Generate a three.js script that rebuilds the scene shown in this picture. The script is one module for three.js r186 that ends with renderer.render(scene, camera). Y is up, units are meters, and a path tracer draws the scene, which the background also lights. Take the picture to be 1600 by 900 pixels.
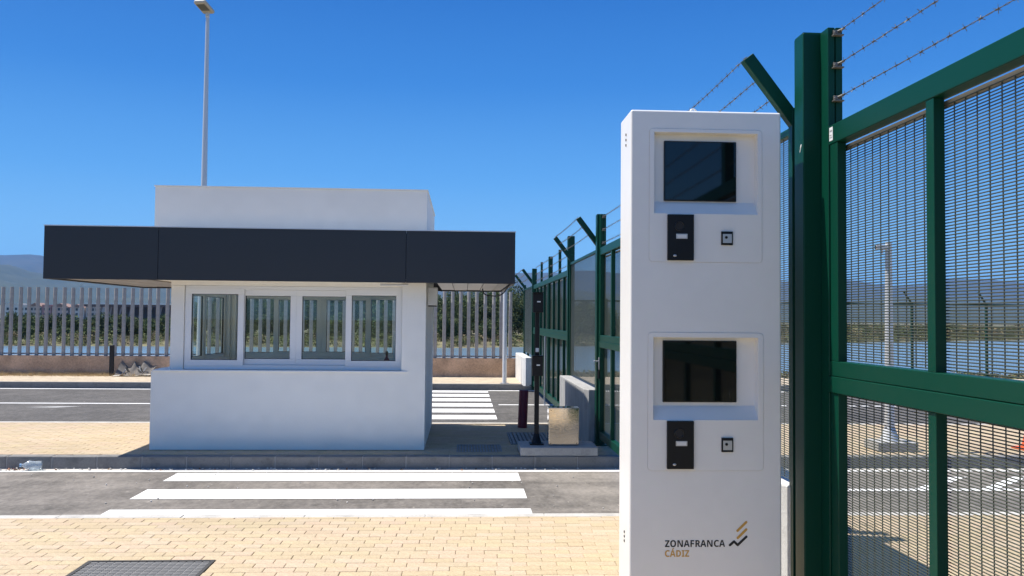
import * as THREE from 'three';
import { RoundedBoxGeometry } from 'three/addons/geometries/RoundedBoxGeometry.js';
import { mergeGeometries, mergeVertices, toCreasedNormals } from 'three/addons/utils/BufferGeometryUtils.js';
import { FontLoader } from 'three/addons/loaders/FontLoader.js';
import { TextGeometry } from 'three/addons/geometries/TextGeometry.js';
import { Brush, Evaluator, SUBTRACTION } from 'three-bvh-csg';

// ───────────────────────── camera, sky, sun, exposure ─────────────────────────
const scene = new THREE.Scene();
const camera = new THREE.PerspectiveCamera(36.6, 16 / 9, 0.05, 40000);
camera.position.set(0, 1.65, 0);
camera.rotation.order = 'YXZ';
camera.rotation.set(0.0357, -0.0551, 0.009);

const SUN = new THREE.Vector3(-0.48, 1, -0.10).normalize();
const sun = new THREE.DirectionalLight(new THREE.Color(1, 0.955, 0.88), 3.9);
sun.position.copy(SUN).multiplyScalar(60); sun.target.position.set(0, 0, -10);
sun.position.add(sun.target.position);
sun.castShadow = true; sun.shadow.mapSize.set(4096, 4096);
Object.assign(sun.shadow.camera, { left: -30, right: 30, top: 30, bottom: -30, near: 1, far: 140 });
scene.add(sun, sun.target);

{ // clear blue sky: a gradient over elevation, paler towards the horizon, a little brighter round the sun
  const W = 512, H = 256, data = new Float32Array(W * H * 4);
  const stops = [[-90, .22, .27, .32], [-1, .25, .40, .52], [0, .235, .42, .575], [4, .155, .345, .565], [9, .076, .238, .505], [15, .031, .146, .412], [22, .0150, .093, .325], [35, .017, .083, .28], [60, .025, .092, .27], [90, .025, .09, .265]];
  for (let j = 0; j < H; j++) {
    const el = ((j + .5) / H - .5) * 180;
    let k = 0; while (k < stops.length - 2 && el > stops[k + 1][0]) k++;
    const a = stops[k], b = stops[k + 1], t = Math.min(1, Math.max(0, (el - a[0]) / (b[0] - a[0])));
    for (let i = 0; i < W; i++) {
      const az = ((i + .5) / W - .5) * Math.PI * 2, ce = Math.cos(el * Math.PI / 180);
      const d = new THREE.Vector3(Math.cos(az) * ce, Math.sin(el * Math.PI / 180), Math.sin(az) * ce);
      const c = Math.max(0, d.dot(SUN)), glow = .12 * Math.pow(c, 6) + .5 * Math.pow(c, 60);
      const o = (j * W + i) * 4;
      for (let n = 0; n < 3; n++) data[o + n] = a[n + 1] + (b[n + 1] - a[n + 1]) * t + glow * [1, .97, .9][n] * (el > -1 ? 1 : 0);
      data[o + 3] = 1;
    }
  }
  const sky = new THREE.DataTexture(data, W, H, THREE.RGBAFormat, THREE.FloatType);
  sky.mapping = THREE.EquirectangularReflectionMapping; sky.magFilter = sky.minFilter = THREE.LinearFilter; sky.needsUpdate = true;
  scene.background = sky; scene.environment = sky;
}
scene.fog = new THREE.FogExp2(new THREE.Color(.07, .24, .56), 0.000062);

const renderer = new THREE.WebGLRenderer({ antialias: true });
renderer.setSize(1024, 576);
renderer.toneMapping = THREE.LinearToneMapping;
renderer.toneMappingExposure = 1.84;
renderer.shadowMap.enabled = true;

// ───────────────────────── helpers ─────────────────────────
let seed = 7;
const rnd = () => { seed = (seed * 1664525 + 1013904223) >>> 0; return seed / 4294967296; };
const rr = (a, b) => a + (b - a) * rnd();
const used = {};
function numbered(n) { used[n] = (used[n] ?? -1) + 1; return used[n] ? `${n}_${String(used[n]).padStart(3, '0')}` : n; }
function mesh(name, g, m, parent) {
  const o = new THREE.Mesh(Array.isArray(g) ? (g.length > 1 ? mergeGeometries(g.map(norm)) : g[0]) : g, m);
  o.name = name; o.castShadow = o.receiveShadow = true; if (parent) parent.add(o); return o;
}
function norm(g) { const h = g.index ? g.toNonIndexed() : g; for (const k of Object.keys(h.attributes)) if (!['position', 'normal', 'uv', 'color'].includes(k)) h.deleteAttribute(k); return h; }
function thing(name, label, category, group, pos = [0, 0, 0], turn = 0) {
  const o = new THREE.Group(); o.name = numbered(name); o.position.set(...pos); o.rotation.y = turn;
  o.userData = { label, category }; if (group) o.userData.group = group; scene.add(o); return o;
}
function single(name, g, m, label, category, group) {
  const o = mesh(numbered(name), g, m, scene); o.userData = { label, category }; if (group) o.userData.group = group; return o;
}
function struct(name, g, m) { const o = mesh(numbered(name), g, m, scene); o.userData.kind = 'structure'; return o; }
// uv in metres from the dominant axis of each face
function boxUV(g, s = 1, ox = 0, oy = 0) {
  const p = g.attributes.position, n = g.attributes.normal, uv = new Float32Array(p.count * 2);
  for (let i = 0; i < p.count; i++) {
    const ax = Math.abs(n.getX(i)), ay = Math.abs(n.getY(i)), az = Math.abs(n.getZ(i));
    let u, v;
    if (ay >= ax && ay >= az) { u = p.getX(i); v = p.getZ(i); } else if (ax >= az) { u = p.getZ(i); v = p.getY(i); } else { u = p.getX(i); v = p.getY(i); }
    uv[2 * i] = u * s + ox; uv[2 * i + 1] = v * s + oy;
  }
  g.setAttribute('uv', new THREE.BufferAttribute(uv, 2)); return g;
}
// box from ranges; depth d is the distance in front of the camera plane (z = -d)
function box(x0, x1, y0, y1, d0, d1, bevel = 0) {
  const w = x1 - x0, h = y1 - y0, l = Math.abs(d1 - d0);
  const g = bevel ? new RoundedBoxGeometry(w, h, l, 1, bevel) : new THREE.BoxGeometry(w, h, l);
  g.translate((x0 + x1) / 2, (y0 + y1) / 2, -(d0 + d1) / 2); return boxUV(g);
}
function lbox(x0, x1, y0, y1, z0, z1, bevel = 0) { return box(x0, x1, y0, y1, -z0, -z1, bevel); }   // the same with local z
function rod(a, b, r0, r1 = r0, seg = 8) {
  const A = new THREE.Vector3(...a), B = new THREE.Vector3(...b), L = A.distanceTo(B);
  const g = new THREE.CylinderGeometry(r1, r0, L, seg, 1); g.translate(0, L / 2, 0);
  g.applyQuaternion(new THREE.Quaternion().setFromUnitVectors(new THREE.Vector3(0, 1, 0), B.clone().sub(A).normalize()));
  g.translate(...a); return g;
}
function beam(a, b, w, h) { // square bar from a to b
  const A = new THREE.Vector3(...a), B = new THREE.Vector3(...b), L = A.distanceTo(B);
  const g = new RoundedBoxGeometry(w, L, h, 1, Math.min(w, h) * .08); g.translate(0, L / 2, 0);
  g.applyQuaternion(new THREE.Quaternion().setFromUnitVectors(new THREE.Vector3(0, 1, 0), B.clone().sub(A).normalize()));
  g.translate(...a); return g;
}
function sheet(x0, x1, d0, d1, y) {
  const g = new THREE.PlaneGeometry(x1 - x0, d1 - d0); g.rotateX(-Math.PI / 2); g.translate((x0 + x1) / 2, y, -(d0 + d1) / 2); return boxUV(g);
}
function poly(pts, y) { // flat polygon on the ground, pts as [x, d]
  const s = new THREE.Shape(pts.map(([x, d]) => new THREE.Vector2(x, d))); const g = new THREE.ShapeGeometry(s);
  g.rotateX(-Math.PI / 2); g.translate(0, y, 0); return boxUV(g);
}
// tileable value noise
function makeNoise(n, sd) {
  let s = sd; const r = () => { s = (s * 1664525 + 1013904223) >>> 0; return s / 4294967296; };
  const t = new Float32Array(n * n).map(() => r());
  return (u, v) => { // u, v in 0..1 (wraps)
    const x = ((u % 1) + 1) % 1 * n, y = ((v % 1) + 1) % 1 * n, i = Math.floor(x) % n, j = Math.floor(y) % n;
    let a = x - Math.floor(x), b = y - Math.floor(y); a = a * a * (3 - 2 * a); b = b * b * (3 - 2 * b);
    const i2 = (i + 1) % n, j2 = (j + 1) % n;
    return (t[j * n + i] * (1 - a) + t[j * n + i2] * a) * (1 - b) + (t[j2 * n + i] * (1 - a) + t[j2 * n + i2] * a) * b;
  };
}
function tex(size, metres, fn, srgb = true) { // fn(u,v) -> [r,g,b] 0..1 (albedo, written as sRGB)
  const d = new Uint8Array(size * size * 4);
  const enc = c => srgb ? (c <= .0031308 ? c * 12.92 : 1.055 * Math.pow(c, 1 / 2.4) - .055) : c;
  for (let j = 0; j < size; j++) for (let i = 0; i < size; i++) {
    const c = fn(i / size, j / size), o = (j * size + i) * 4;
    for (let n = 0; n < 3; n++) d[o + n] = Math.max(0, Math.min(255, Math.round(enc(Math.max(0, c[n])) * 255)));
    d[o + 3] = 255;
  }
  const t = new THREE.DataTexture(d, size, size); t.wrapS = t.wrapT = THREE.RepeatWrapping;
  t.magFilter = THREE.LinearFilter; t.minFilter = THREE.LinearMipmapLinearFilter; t.generateMipmaps = true;
  if (srgb) t.colorSpace = THREE.SRGBColorSpace; t.repeat.set(1 / metres, 1 / metres); t.needsUpdate = true; return t;
}
const nA = makeNoise(8, 1), nB = makeNoise(24, 2), nC = makeNoise(64, 3), nD = makeNoise(200, 4), nE = makeNoise(512, 5), nF = makeNoise(5, 6);
const rgb = (r, g, b) => new THREE.Color().setRGB(r, g, b);
const std = (c, o = {}) => new THREE.MeshStandardMaterial({ color: c, roughness: .8, ...o });
const phys = (c, o = {}) => new THREE.MeshPhysicalMaterial({ color: c, roughness: .5, ...o });

// ───────────────────────── materials ─────────────────────────
const M = {};
function asphaltTex(base, dust, warm) {
  return tex(1024, 7, (u, v) => {
    const streak = nA(u * .5, v * 3) * .5 + nB(u * .4, v * 2.6) * .35 + nC(u * .5, v * 2) * .15;
    const blot = nA(u + .3, v + .1) * .6 + nB(u, v) * .4, grain = nE(u, v) * .6 + nD(u, v) * .4;
    const mott = nD(u * .5, v * .25) * .5 + nC(u * 2, v) * .3 + nE(u * .6, v * .3) * .6;
    let k = base * (.38 + .40 * grain + .62 * mott) + dust * Math.max(0, streak * .6 + blot * .55 - .42);
    if (nD(u * .9 + .37, v * .5 + .11) > .965) k += .12; if (nD(u * .8 + .7, v * .5 + .6) > .97) k *= .6;
    return [k * (1 + warm), k, k * (1 - warm * 1.1)];
  });
}
const grainBump = tex(512, .8, (u, v) => { const k = nE(u, v) * .6 + nD(u, v) * .4; return [k, k, k]; }, false);
M.asphalt = std(0xffffff, { map: asphaltTex(.128, .23, .12), roughness: .93, bumpMap: grainBump, bumpScale: .004 });
M.asphalt2 = std(0xffffff, { map: asphaltTex(.080, .07, .085), roughness: .93, bumpMap: grainBump, bumpScale: .004 });
M.paint = std(0xffffff, { roughness: .75, bumpMap: grainBump, bumpScale: .0015, map: tex(1024, 4, (u, v) => {
  const w = nD(u, v) * .5 + nE(u, v) * .5, s = nB(u * .5, v * 2), k = .80 - .05 * nC(u, v) - (w > .80 && s > .45 ? .28 : 0) - .06 * Math.max(0, s - .6);
  return [k, k * .985, k * .955];
}) });
const concTex = (r, g, b, stain) => tex(512, 2.2, (u, v) => {
  const k = .80 + .22 * nB(u, v) * nA(u, v) + .13 * (nD(u, v) - .5) + .10 * (nE(u, v) - .5) - stain * Math.max(0, nA(u * 2, v) * .6 + nC(u, v) * .4 - .5);
  return [r * k, g * k, b * k];
});
M.kerb = std(0xffffff, { map: concTex(.25, .24, .225, .7), roughness: .92, bumpMap: grainBump, bumpScale: .002 });
M.gutter = std(0xffffff, { map: concTex(.58, .55, .50, .35), roughness: .92, bumpMap: grainBump, bumpScale: .002 });
M.conc = std(0xffffff, { map: concTex(.44, .43, .41, .5), roughness: .92, bumpMap: grainBump, bumpScale: .002 });
M.whiteConc = std(0xffffff, { map: concTex(.76, .75, .72, .25), roughness: .9, bumpMap: grainBump, bumpScale: .002 });
M.boardConc = std(0xffffff, { roughness: .92, bumpMap: grainBump, bumpScale: .002, map: tex(512, 2, (u, v) => { // board-marked concrete: streaks run up the face
  const st = nC(u * 1, v * .06) * .6 + nD(u, v * .05) * .4, k = .78 + .32 * (st - .5) + .14 * (nB(u, v) - .5) + .1 * (nE(u, v) - .5); return [.46 * k, .455 * k, .44 * k];
}) });
M.brownWall = std(0xffffff, { roughness: .95, bumpMap: grainBump, bumpScale: .004, map: tex(1024, 6, (u, v) => {
  const k = .88 + .32 * (nB(u, v) - .5) + .22 * (nD(u, v) - .5) + .2 * (nE(u, v) - .5), s = Math.max(0, nA(u * 1.5, v * .4) - .60) * 1.5, w = nC(u, v * .15);
  const m = Math.max(.25, k - s - .18 * Math.max(0, w - .6)); return [.62 * m, .425 * m, .285 * m];
}) });
M.sand = std(0xffffff, { roughness: .95, bumpMap: grainBump, bumpScale: .004, map: tex(512, 3, (u, v) => {
  const k = .80 + .25 * (nB(u, v) - .5) + .2 * (nC(u, v) - .5) + .2 * (nE(u, v) - .5); return [.60 * k, .49 * k, .35 * k];
}) });
M.bed = std(0xffffff, { map: concTex(.36, .285, .19, .4), roughness: .97 });
M.earth = std(0xffffff, { roughness: .97, map: tex(1024, 60, (u, v) => {
  const k = .65 + .6 * (nB(u, v) - .5) + .4 * (nC(u, v) - .5) + .25 * (nE(u, v) - .5), g = nA(u, v);
  return [(.23 - .07 * g) * k, (.19 - .02 * g) * k, (.105 - .03 * g) * k];
}) });
const plasterBump = tex(512, .7, (u, v) => { const k = nE(u, v) * .5 + nD(u, v) * .35 + nB(u, v) * .15; return [k, k, k]; }, false);
M.plaster = std(0xffffff, { roughness: .9, bumpMap: plasterBump, bumpScale: .0022, map: tex(512, 3.1, (u, v) => {
  const k = .87 + .035 * (nB(u, v) - .5) + .03 * (nA(u, v) - .5) + .02 * (nE(u, v) - .5); return [k, k * .965, k * .885]; }) });
M.interior = std(rgb(.82, .80, .74), { roughness: .85, bumpMap: plasterBump, bumpScale: .001 });
M.floorTile = std(rgb(.48, .46, .43), { roughness: .6 });
M.pvc = phys(rgb(.80, .79, .77), { roughness: .38, clearcoat: .15 });
M.gasket = std(rgb(.02, .02, .02), { roughness: .7 });
M.glass = phys(rgb(.90, .965, .94), { transmission: 1, thickness: 0, roughness: .0, ior: 1.5 });
M.fascia = phys(rgb(.0165, .0185, .0235), { roughness: .42, metalness: 0, bumpMap: plasterBump, bumpScale: .0002 });
M.coping = std(rgb(.62, .63, .64), { roughness: .4, metalness: .3 });
M.soffit = phys(rgb(.36, .31, .25), { roughness: .35, metalness: .45 });
M.roofDeck = std(rgb(.42, .40, .37), { roughness: .95 });
const greenBump = tex(256, .05, (u, v) => { const k = nC(u, v) * .6 + nB(u, v) * .4; return [k, k, k]; }, false);
M.green = phys(rgb(.0012, .046, .026), { roughness: .38, specularIntensity: .5, bumpMap: greenBump, bumpScale: .00015 });
M.wire = phys(rgb(.062, .072, .052), { roughness: .38 });
M.clampStrip = std(rgb(.55, .49, .39), { roughness: .6 });
M.galv = std(rgb(.40, .41, .42), { roughness: .42, metalness: .7 });
M.barb = std(rgb(.19, .18, .16), { roughness: .5, metalness: .6 });
M.pole = std(rgb(.66, .66, .65), { roughness: .45, metalness: .25 });
M.picket = std(0xffffff, { roughness: .62, metalness: .15, map: tex(256, 1.5, (u, v) => { const k = .33 + .06 * (nB(u, v) - .5) + .05 * (nD(u, v) - .5); return [k, k * .95, k * .90]; }) });
M.black = phys(rgb(.007, .007, .008), { roughness: .45, specularIntensity: .6 });
M.blackMatte = std(rgb(.014, .014, .015), { roughness: .75 });
M.maroon = phys(rgb(.15, .016, .036), { roughness: .5 });
M.steel = std(rgb(.60, .56, .50), { roughness: .07, metalness: 1, bumpMap: tex(256, .4, (u, v) => { const k = nD(u * .05, v) * .6 + nE(u * .03, v) * .4; return [k, k, k]; }, false), bumpScale: .00015 });
M.totem = phys(0xffffff, { roughness: .42, clearcoat: .25, clearcoatRoughness: .3, bumpMap: plasterBump, bumpScale: .00012, map: tex(256, 1.3, (u, v) => { const k = .82 + .02 * (nB(u, v) - .5); return [k, k * .973, k * .915]; }) });
M.screen = phys(rgb(.004, .004, .005), { roughness: .04, ior: 1.54 });
M.bezel = phys(rgb(.006, .006, .007), { roughness: .25 });
M.silver = std(rgb(.55, .55, .54), { roughness: .4, metalness: .5 });
M.label = std(rgb(.72, .72, .70), { roughness: .6 });
M.logoBlack = std(rgb(.010, .010, .014), { roughness: .5 });
M.logoGold = std(rgb(.58, .32, .06), { roughness: .5 });
M.iron = std(0xffffff, { roughness: .68, metalness: .25, bumpMap: grainBump, bumpScale: .001, map: tex(256, .6, (u, v) => { const k = .24 + .12 * (nB(u, v) - .5) + .09 * (nE(u, v) - .5); return [k * 1.03, k, k * .95]; }) });
M.darkIron = std(rgb(.05, .048, .045), { roughness: .8 });
M.orange = phys(rgb(.72, .12, .03), { roughness: .5 });
M.water = phys(rgb(.15, .22, .28), { roughness: .22, ior: 1.33, bumpMap: tex(512, 9, (u, v) => { const k = nB(u, v * 2) * .5 + nC(u, v * 2) * .5; return [k, k, k]; }, false), bumpScale: .015 });
M.leaf = std(0xffffff, { roughness: .85, side: THREE.DoubleSide });
M.straw = std(0xffffff, { roughness: .95, side: THREE.DoubleSide });

// ───────────────────────── terrain, water, hills ─────────────────────────
const shore = x => x > 0 ? Math.min(90, x * .62) : Math.max(-12, x * .08);   // the far bank recedes to the right
{
  const ds = [-600, -120, -30, -6, 3, 12, 20, 24.5, 25.5, 28, 33, 40, 48, 56, 66, 90, 106, 111, 114, 118, 126, 150, 200, 300, 620, 1000, 2000, 3600, 6000, 9500, 14000];
  const prof = d => d < 24.6 ? -.22 : d < 28 ? -.22 - (d - 24.6) * .06 : d < 48 ? -.42 - (d - 28) * .052 : d < 56 ? -1.46 - (d - 48) * .2 : d < 90 ? -3.2 : d < 106 ? -3.2 + (d - 90) * .05 : d < 114 ? -2.4 + (d - 106) * .12 : d < 200 ? -1.44 + (d - 114) * .006 : -.9;
  const xs = []; for (let i = -44; i <= 44; i++) xs.push(Math.sign(i) * (Math.abs(i) * 2 + Math.pow(Math.abs(i) / 44, 4) * 12000));
  const pos = [], idx = [];
  for (const d of ds) for (const x of xs) {
    const n = d > 30 && d < 500 ? .35 * (nF(x / 60 + .2, d / 70) - .5) : 0;
    pos.push(x, prof(d) + n, -(d > 60 && d < 400 ? d + shore(x) : d));
  }
  const W = xs.length;
  for (let j = 0; j < ds.length - 1; j++) for (let i = 0; i < W - 1; i++) { const a = j * W + i; idx.push(a, a + 1, a + W, a + 1, a + W + 1, a + W); }
  const g = new THREE.BufferGeometry(); g.setAttribute('position', new THREE.Float32BufferAttribute(pos, 3)); g.setIndex(idx); g.computeVertexNormals(); boxUV(g);
  struct('ground', g, M.earth);
  const w = new THREE.PlaneGeometry(1200, 250, 1, 1); w.rotateX(-Math.PI / 2); w.translate(0, -2.0, -172); struct('water', boxUV(w), M.water);
}
function ridge(name, dist, prof, amp, sd, col) { // a chain of hills: crest heights given as [angle tangent, height / distance]
  const nz = makeNoise(16, sd), nz2 = makeNoise(48, sd + 9), pos = [], idx = [], cols = [], N = 260, R = 22, T0 = -1.5, T1 = 1.5;
  for (let j = 0; j <= R; j++) for (let i = 0; i <= N; i++) {
    const t = T0 + (T1 - T0) * i / N; let k = 0; while (k < prof.length - 2 && t > prof[k + 1][0]) k++;
    const a = prof[k], b = prof[k + 1], f = Math.min(1, Math.max(0, (t - a[0]) / (b[0] - a[0]))), s = f * f * (3 - 2 * f);
    const crest = (a[1] + (b[1] - a[1]) * s) * dist;
    const r = j / R, d = dist * (.72 + .42 * r), up = Math.sin(Math.min(1, r / .68) * Math.PI / 2);
    const spur = (nz(t * .9, r * .35) - .5) * .55 + (nz2(t * .8, r * .6) - .5) * .3;
    const back = r > .68 ? 1 - (r - .68) * 1.6 : 1;
    const y = -3 + crest * (d / dist) * Math.max(0, up * back + spur * amp * Math.sin(Math.min(1, r / .68) * Math.PI) ) + (r > .6 && r < .75 ? crest * .035 * (nz2(t * 2.2, .3) - .5) : 0);
    pos.push(t * d, y, -d);
    const m = nz2(t * 3, r * 2) * .6 + nz(t * 5, r * 3) * .4; cols.push(col[0] * (.6 + .8 * m), col[1] * (.7 + .6 * m), col[2] * (.7 + .6 * m));
  }
  for (let j = 0; j < R; j++) for (let i = 0; i < N; i++) { const a = j * (N + 1) + i; idx.push(a, a + 1, a + N + 1, a + 1, a + N + 2, a + N + 1); }
  const g = new THREE.BufferGeometry(); g.setAttribute('position', new THREE.Float32BufferAttribute(pos, 3)); g.setAttribute('color', new THREE.Float32BufferAttribute(cols, 3)); g.setIndex(idx); g.computeVertexNormals(); boxUV(g, .01);
  struct(name, g, std(0xffffff, { vertexColors: true, roughness: 1 }));
}
ridge('far_hills', 9000, [[-1.5, .05], [-.9, .058], [-.62, .062], [-.52, .0667], [-.49, .0685], [-.468, .066], [-.44, .06], [-.36, .052], [-.2, .05], [-.05, .052], [.02, .051], [.066, .0521], [.137, .0574], [.25, .050], [.386, .0469], [.43, .0475], [.455, .0499], [.497, .0444], [.54, .0441], [.571, .052], [.618, .0533], [.665, .0501], [.8, .045], [1.5, .035]], .5, 21, [.060, .066, .045]);
ridge('near_hills', 5200, [[-1.5, .062], [-.75, .066], [-.6, .061], [-.51, .0567], [-.475, .0479], [-.45, .044], [-.42, .041], [-.36, .034], [-.25, .030], [-.1, .027], [.05, .03], [.1, .036], [.2, .03], [.4, .024], [.55, .031], [.65, .028], [1.5, .02]], .6, 33, [.052, .062, .030]);

// ───────────────────────── roads, pavements, kerbs, markings ─────────────────────────
struct('near_road', sheet(-60, 60, 7.36, 10.55, -.15), M.asphalt);
struct('far_road', sheet(-60, 60, 13.8, 22.15, -.15), M.asphalt2);
struct('gutter', sheet(-60, 60, 10.40, 10.53, -.146), M.gutter);
struct('far_pavement', box(-60, 60, -.22, 0, 22.22, 25.1), M.sand);
// pavement beds, the pavers stand a few millimetres proud of them
const nearPave = struct('near_pavement', box(-40, 40, -.22, -.007, -8, 7.335), M.bed);
const islandPave = struct('island_pavement', box(-40, 40, -.22, -.007, 10.67, 13.82), M.bed);

const tints = [[.525, .41, .264], [.53, .405, .268], [.51, .402, .262], [.535, .424, .29], [.505, .394, .246], [.54, .411, .281], [.525, .418, .258]];
const paverMats = tints.map((c, i) => std(0xffffff, { roughness: .93, bumpMap: grainBump, bumpScale: .0016, map: tex(256, .45, (u, v) => { const k = .86 + .22 * (nD(u + i * .13, v) - .5) + .24 * (nC(u, v + i * .21) - .5) + .14 * (nB(u, v) - .5) + .08; return [c[0] * k, c[1] * k, c[2] * k]; }) }));
const paverVC = std(0xffffff, { vertexColors: true, roughness: .93, bumpMap: grainBump, bumpScale: .0016, map: tex(256, .45, (u, v) => { const k = .94 + .18 * (nD(u, v) - .5) + .2 * (nC(u, v) - .5); return [k, k, k]; }) });
// one paver: top with a small chamfer and four sides (18 triangles)
function paverGeo(l, w, ch = .003, t = .03) {
  const p = [], X = l / 2, Z = w / 2, a = X - ch, b = Z - ch;
  const q = (A, B, C, D) => p.push(...A, ...B, ...C, ...A, ...C, ...D);
  q([-a, 0, b], [a, 0, b], [a, 0, -b], [-a, 0, -b]);
  const top = [[-a, 0, b], [a, 0, b], [a, 0, -b], [-a, 0, -b]], mid = [[-X, -ch, Z], [X, -ch, Z], [X, -ch, -Z], [-X, -ch, -Z]], low = mid.map(v => [v[0], -t, v[2]]);
  for (let i = 0; i < 4; i++) { const j = (i + 1) % 4; q(mid[i], mid[j], top[j], top[i]); q(low[i], low[j], mid[j], mid[i]); }
  const g = new THREE.BufferGeometry(); g.setAttribute('position', new THREE.Float32BufferAttribute(p, 3)); g.computeVertexNormals(); return g;
}
const patch = (x, d) => .93 + .16 * (nF(x / 23 + .3, d / 19 + .1) - .5) + .14 * (nA(x / 14, d / 11) - .5);
function pave(owner, x0, x1, d0, d1, start, single, holes) { // rows run along x; a narrow cut row fills up to the kerb, pavers are cut round covers
  const spots = []; let row = 0;
  const put = (a, b, d, w) => { if (b - a > .02) spots.push([(a + b) / 2 + rr(-.0012, .0012), d, rr(-.0016, .0016), rr(-.004, .004), Math.floor(rnd() * 7), (b - a) / .2017, w]); };
  const rows = []; if (d1 - start > .03) rows.push([start, d1]); for (let d = start; d > d0; d -= .1005) rows.push([Math.max(d - .1005, d0), d]);
  for (const [lo, hi] of rows) {
    if (hi - lo < .02) continue; const off = ((row++ * .092) % .2017) + rr(-.008, .008), m = (lo + hi) / 2, w = (hi - lo) / .1005;
    for (let x = x0 + off; x < x1; x += .2017) {
      let parts = [[x, x + .2017]];
      for (const h of holes) if (m > h[2] && m < h[3]) parts = parts.flatMap(([a, b]) => b <= h[0] || a >= h[1] ? [[a, b]] : [[a, Math.min(b, h[0])], [Math.max(a, h[1]), b]].filter(q => q[1] > q[0]));
      for (const [a, b] of parts) put(a, b, m, w);
    }
  }
  const key = ([x, d]) => { const px = (x / d) * 1360 + 725; const vis = d > 5.35 && px > -30 && px < 975; return vis ? d : 1e3 + d; };
  const sorted = single ? spots.slice().sort((a, b) => key(a) - key(b)) : spots, g0 = boxUV(paverGeo(.1985, .0975));
  sorted.slice(0, single).forEach(([x, d, y, t, c, sx, sz]) => {
    const o = mesh('paver', g0, paverMats[c], owner); o.position.set(x, y, -d); o.rotation.set(t * .6, t, 0); o.scale.set(sx, 1, sz);
  });
  const P = [], C = [], N = [], U = [], src = paverGeo(.1985, .0975), sp = src.attributes.position, sn = src.attributes.normal;
  for (const [x, d, y, t, c, sx, sz] of sorted.slice(single)) {
    const k = patch(x, d) * rr(.95, 1.05), col = tints[c], ou = rnd(), ov = rnd();
    for (let i = 0; i < sp.count; i++) {
      P.push(sp.getX(i) * sx + x + sp.getZ(i) * t, sp.getY(i) + y, sp.getZ(i) * sz - d - sp.getX(i) * sx * t); N.push(sn.getX(i), sn.getY(i), sn.getZ(i));
      C.push(col[0] * k, col[1] * k, col[2] * k); U.push(sp.getX(i) + ou, sp.getZ(i) + ov);
    }
  }
  const g = new THREE.BufferGeometry();
  for (const [n, a, s] of [['position', P, 3], ['normal', N, 3], ['color', C, 3], ['uv', U, 2]]) g.setAttribute(n, new THREE.Float32BufferAttribute(a, s));
  const o = mesh('pavers', g, paverVC, owner); o.userData.kind = 'stuff';
}
const GR1 = [-.07, .50, 10.855, 11.505], GR2 = [.64, 1.18, 11.5, 12.65];
const COVER = [-2.50, -1.656, 5.1695, 6.074];
pave(nearPave, -7.5, 9.5, 2.2, 7.33, 7.28, 300, [COVER]);
pave(islandPave, -10.5, 11.5, 10.67, 13.81, 13.81, 0, [[-3.85, -.48, 11.03, 13.76], [.70, 1.64, 10.5, 11.1], GR1, GR2]);
// kerb stones
const kerbN = struct('near_kerb', box(-40, 40, -.2, -.006, 7.34, 7.45), M.gutter);   // mortar core, the stones stand proud of it
for (let x = -9.3; x < 12; x += 1) mesh('kerb_stone', box(x + .002, x + .998, -.19, rr(-.001, .002), 7.336, 7.455, .008), M.gutter, kerbN);
const mortar = std(rgb(.31, .30, .285), { roughness: .95, bumpMap: grainBump, bumpScale: .002 });
const kerbI = struct('island_kerb', box(-40, 40, -.2, -.008, 10.532, 10.665), mortar);
for (let x = -12; x < 14; x += .515) { const g = box(x + .0025, x + .5125, -.19, rr(-.003, .003), 10.525 + rr(-.002, .002), 10.668, .016); boxUV(g, 1, rnd(), rnd()); mesh('kerb_stone', g, M.kerb, kerbI); }
struct('island_back_kerb', box(-40, 40, -.2, .002, 13.82, 13.93, .01), M.gutter);
struct('far_kerb', box(-60, 60, -.2, .004, 22.1, 22.22, .01), M.kerb);

const Y1 = -.1455;
function marking(name, g) { return struct(name, g, M.paint); }
marking('edge_line', sheet(-60, 60, 10.31, 10.392, Y1));
for (const [a, b] of [[9.74, 10.24], [8.79, 9.28], [7.80, 8.315]]) marking('crossing_stripe', sheet(-3.25, .655, a, b, Y1));
for (let k = 0; k < 6; k++) marking('far_crossing_stripe', sheet(-3.25, .62, 15.66 + k * 1.13, 16.34 + k * 1.13, Y1));
marking('lane_line', sheet(-60, -3.6, 18.24, 18.38, Y1)); marking('lane_line', sheet(.75, 60, 18.24, 18.38, Y1));
marking('far_edge_line', sheet(-60, 60, 21.82, 21.98, Y1));
marking('arrow_mark', poly([[-8.5, 17.5], [-7.9, 17.62], [-7.5, 17.7], [-7.9, 17.5]], Y1));
marking('lane_line', sheet(2.3, 60, 9.12, 9.24, Y1));
for (let k = 0; k < 5; k++) marking('hatch_mark', poly([[4.9 + k * .75, 9.25], [5.1 + k * .75, 9.25], [5.9 + k * .75, 9.95], [5.7 + k * .75, 9.95]], Y1));

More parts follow.
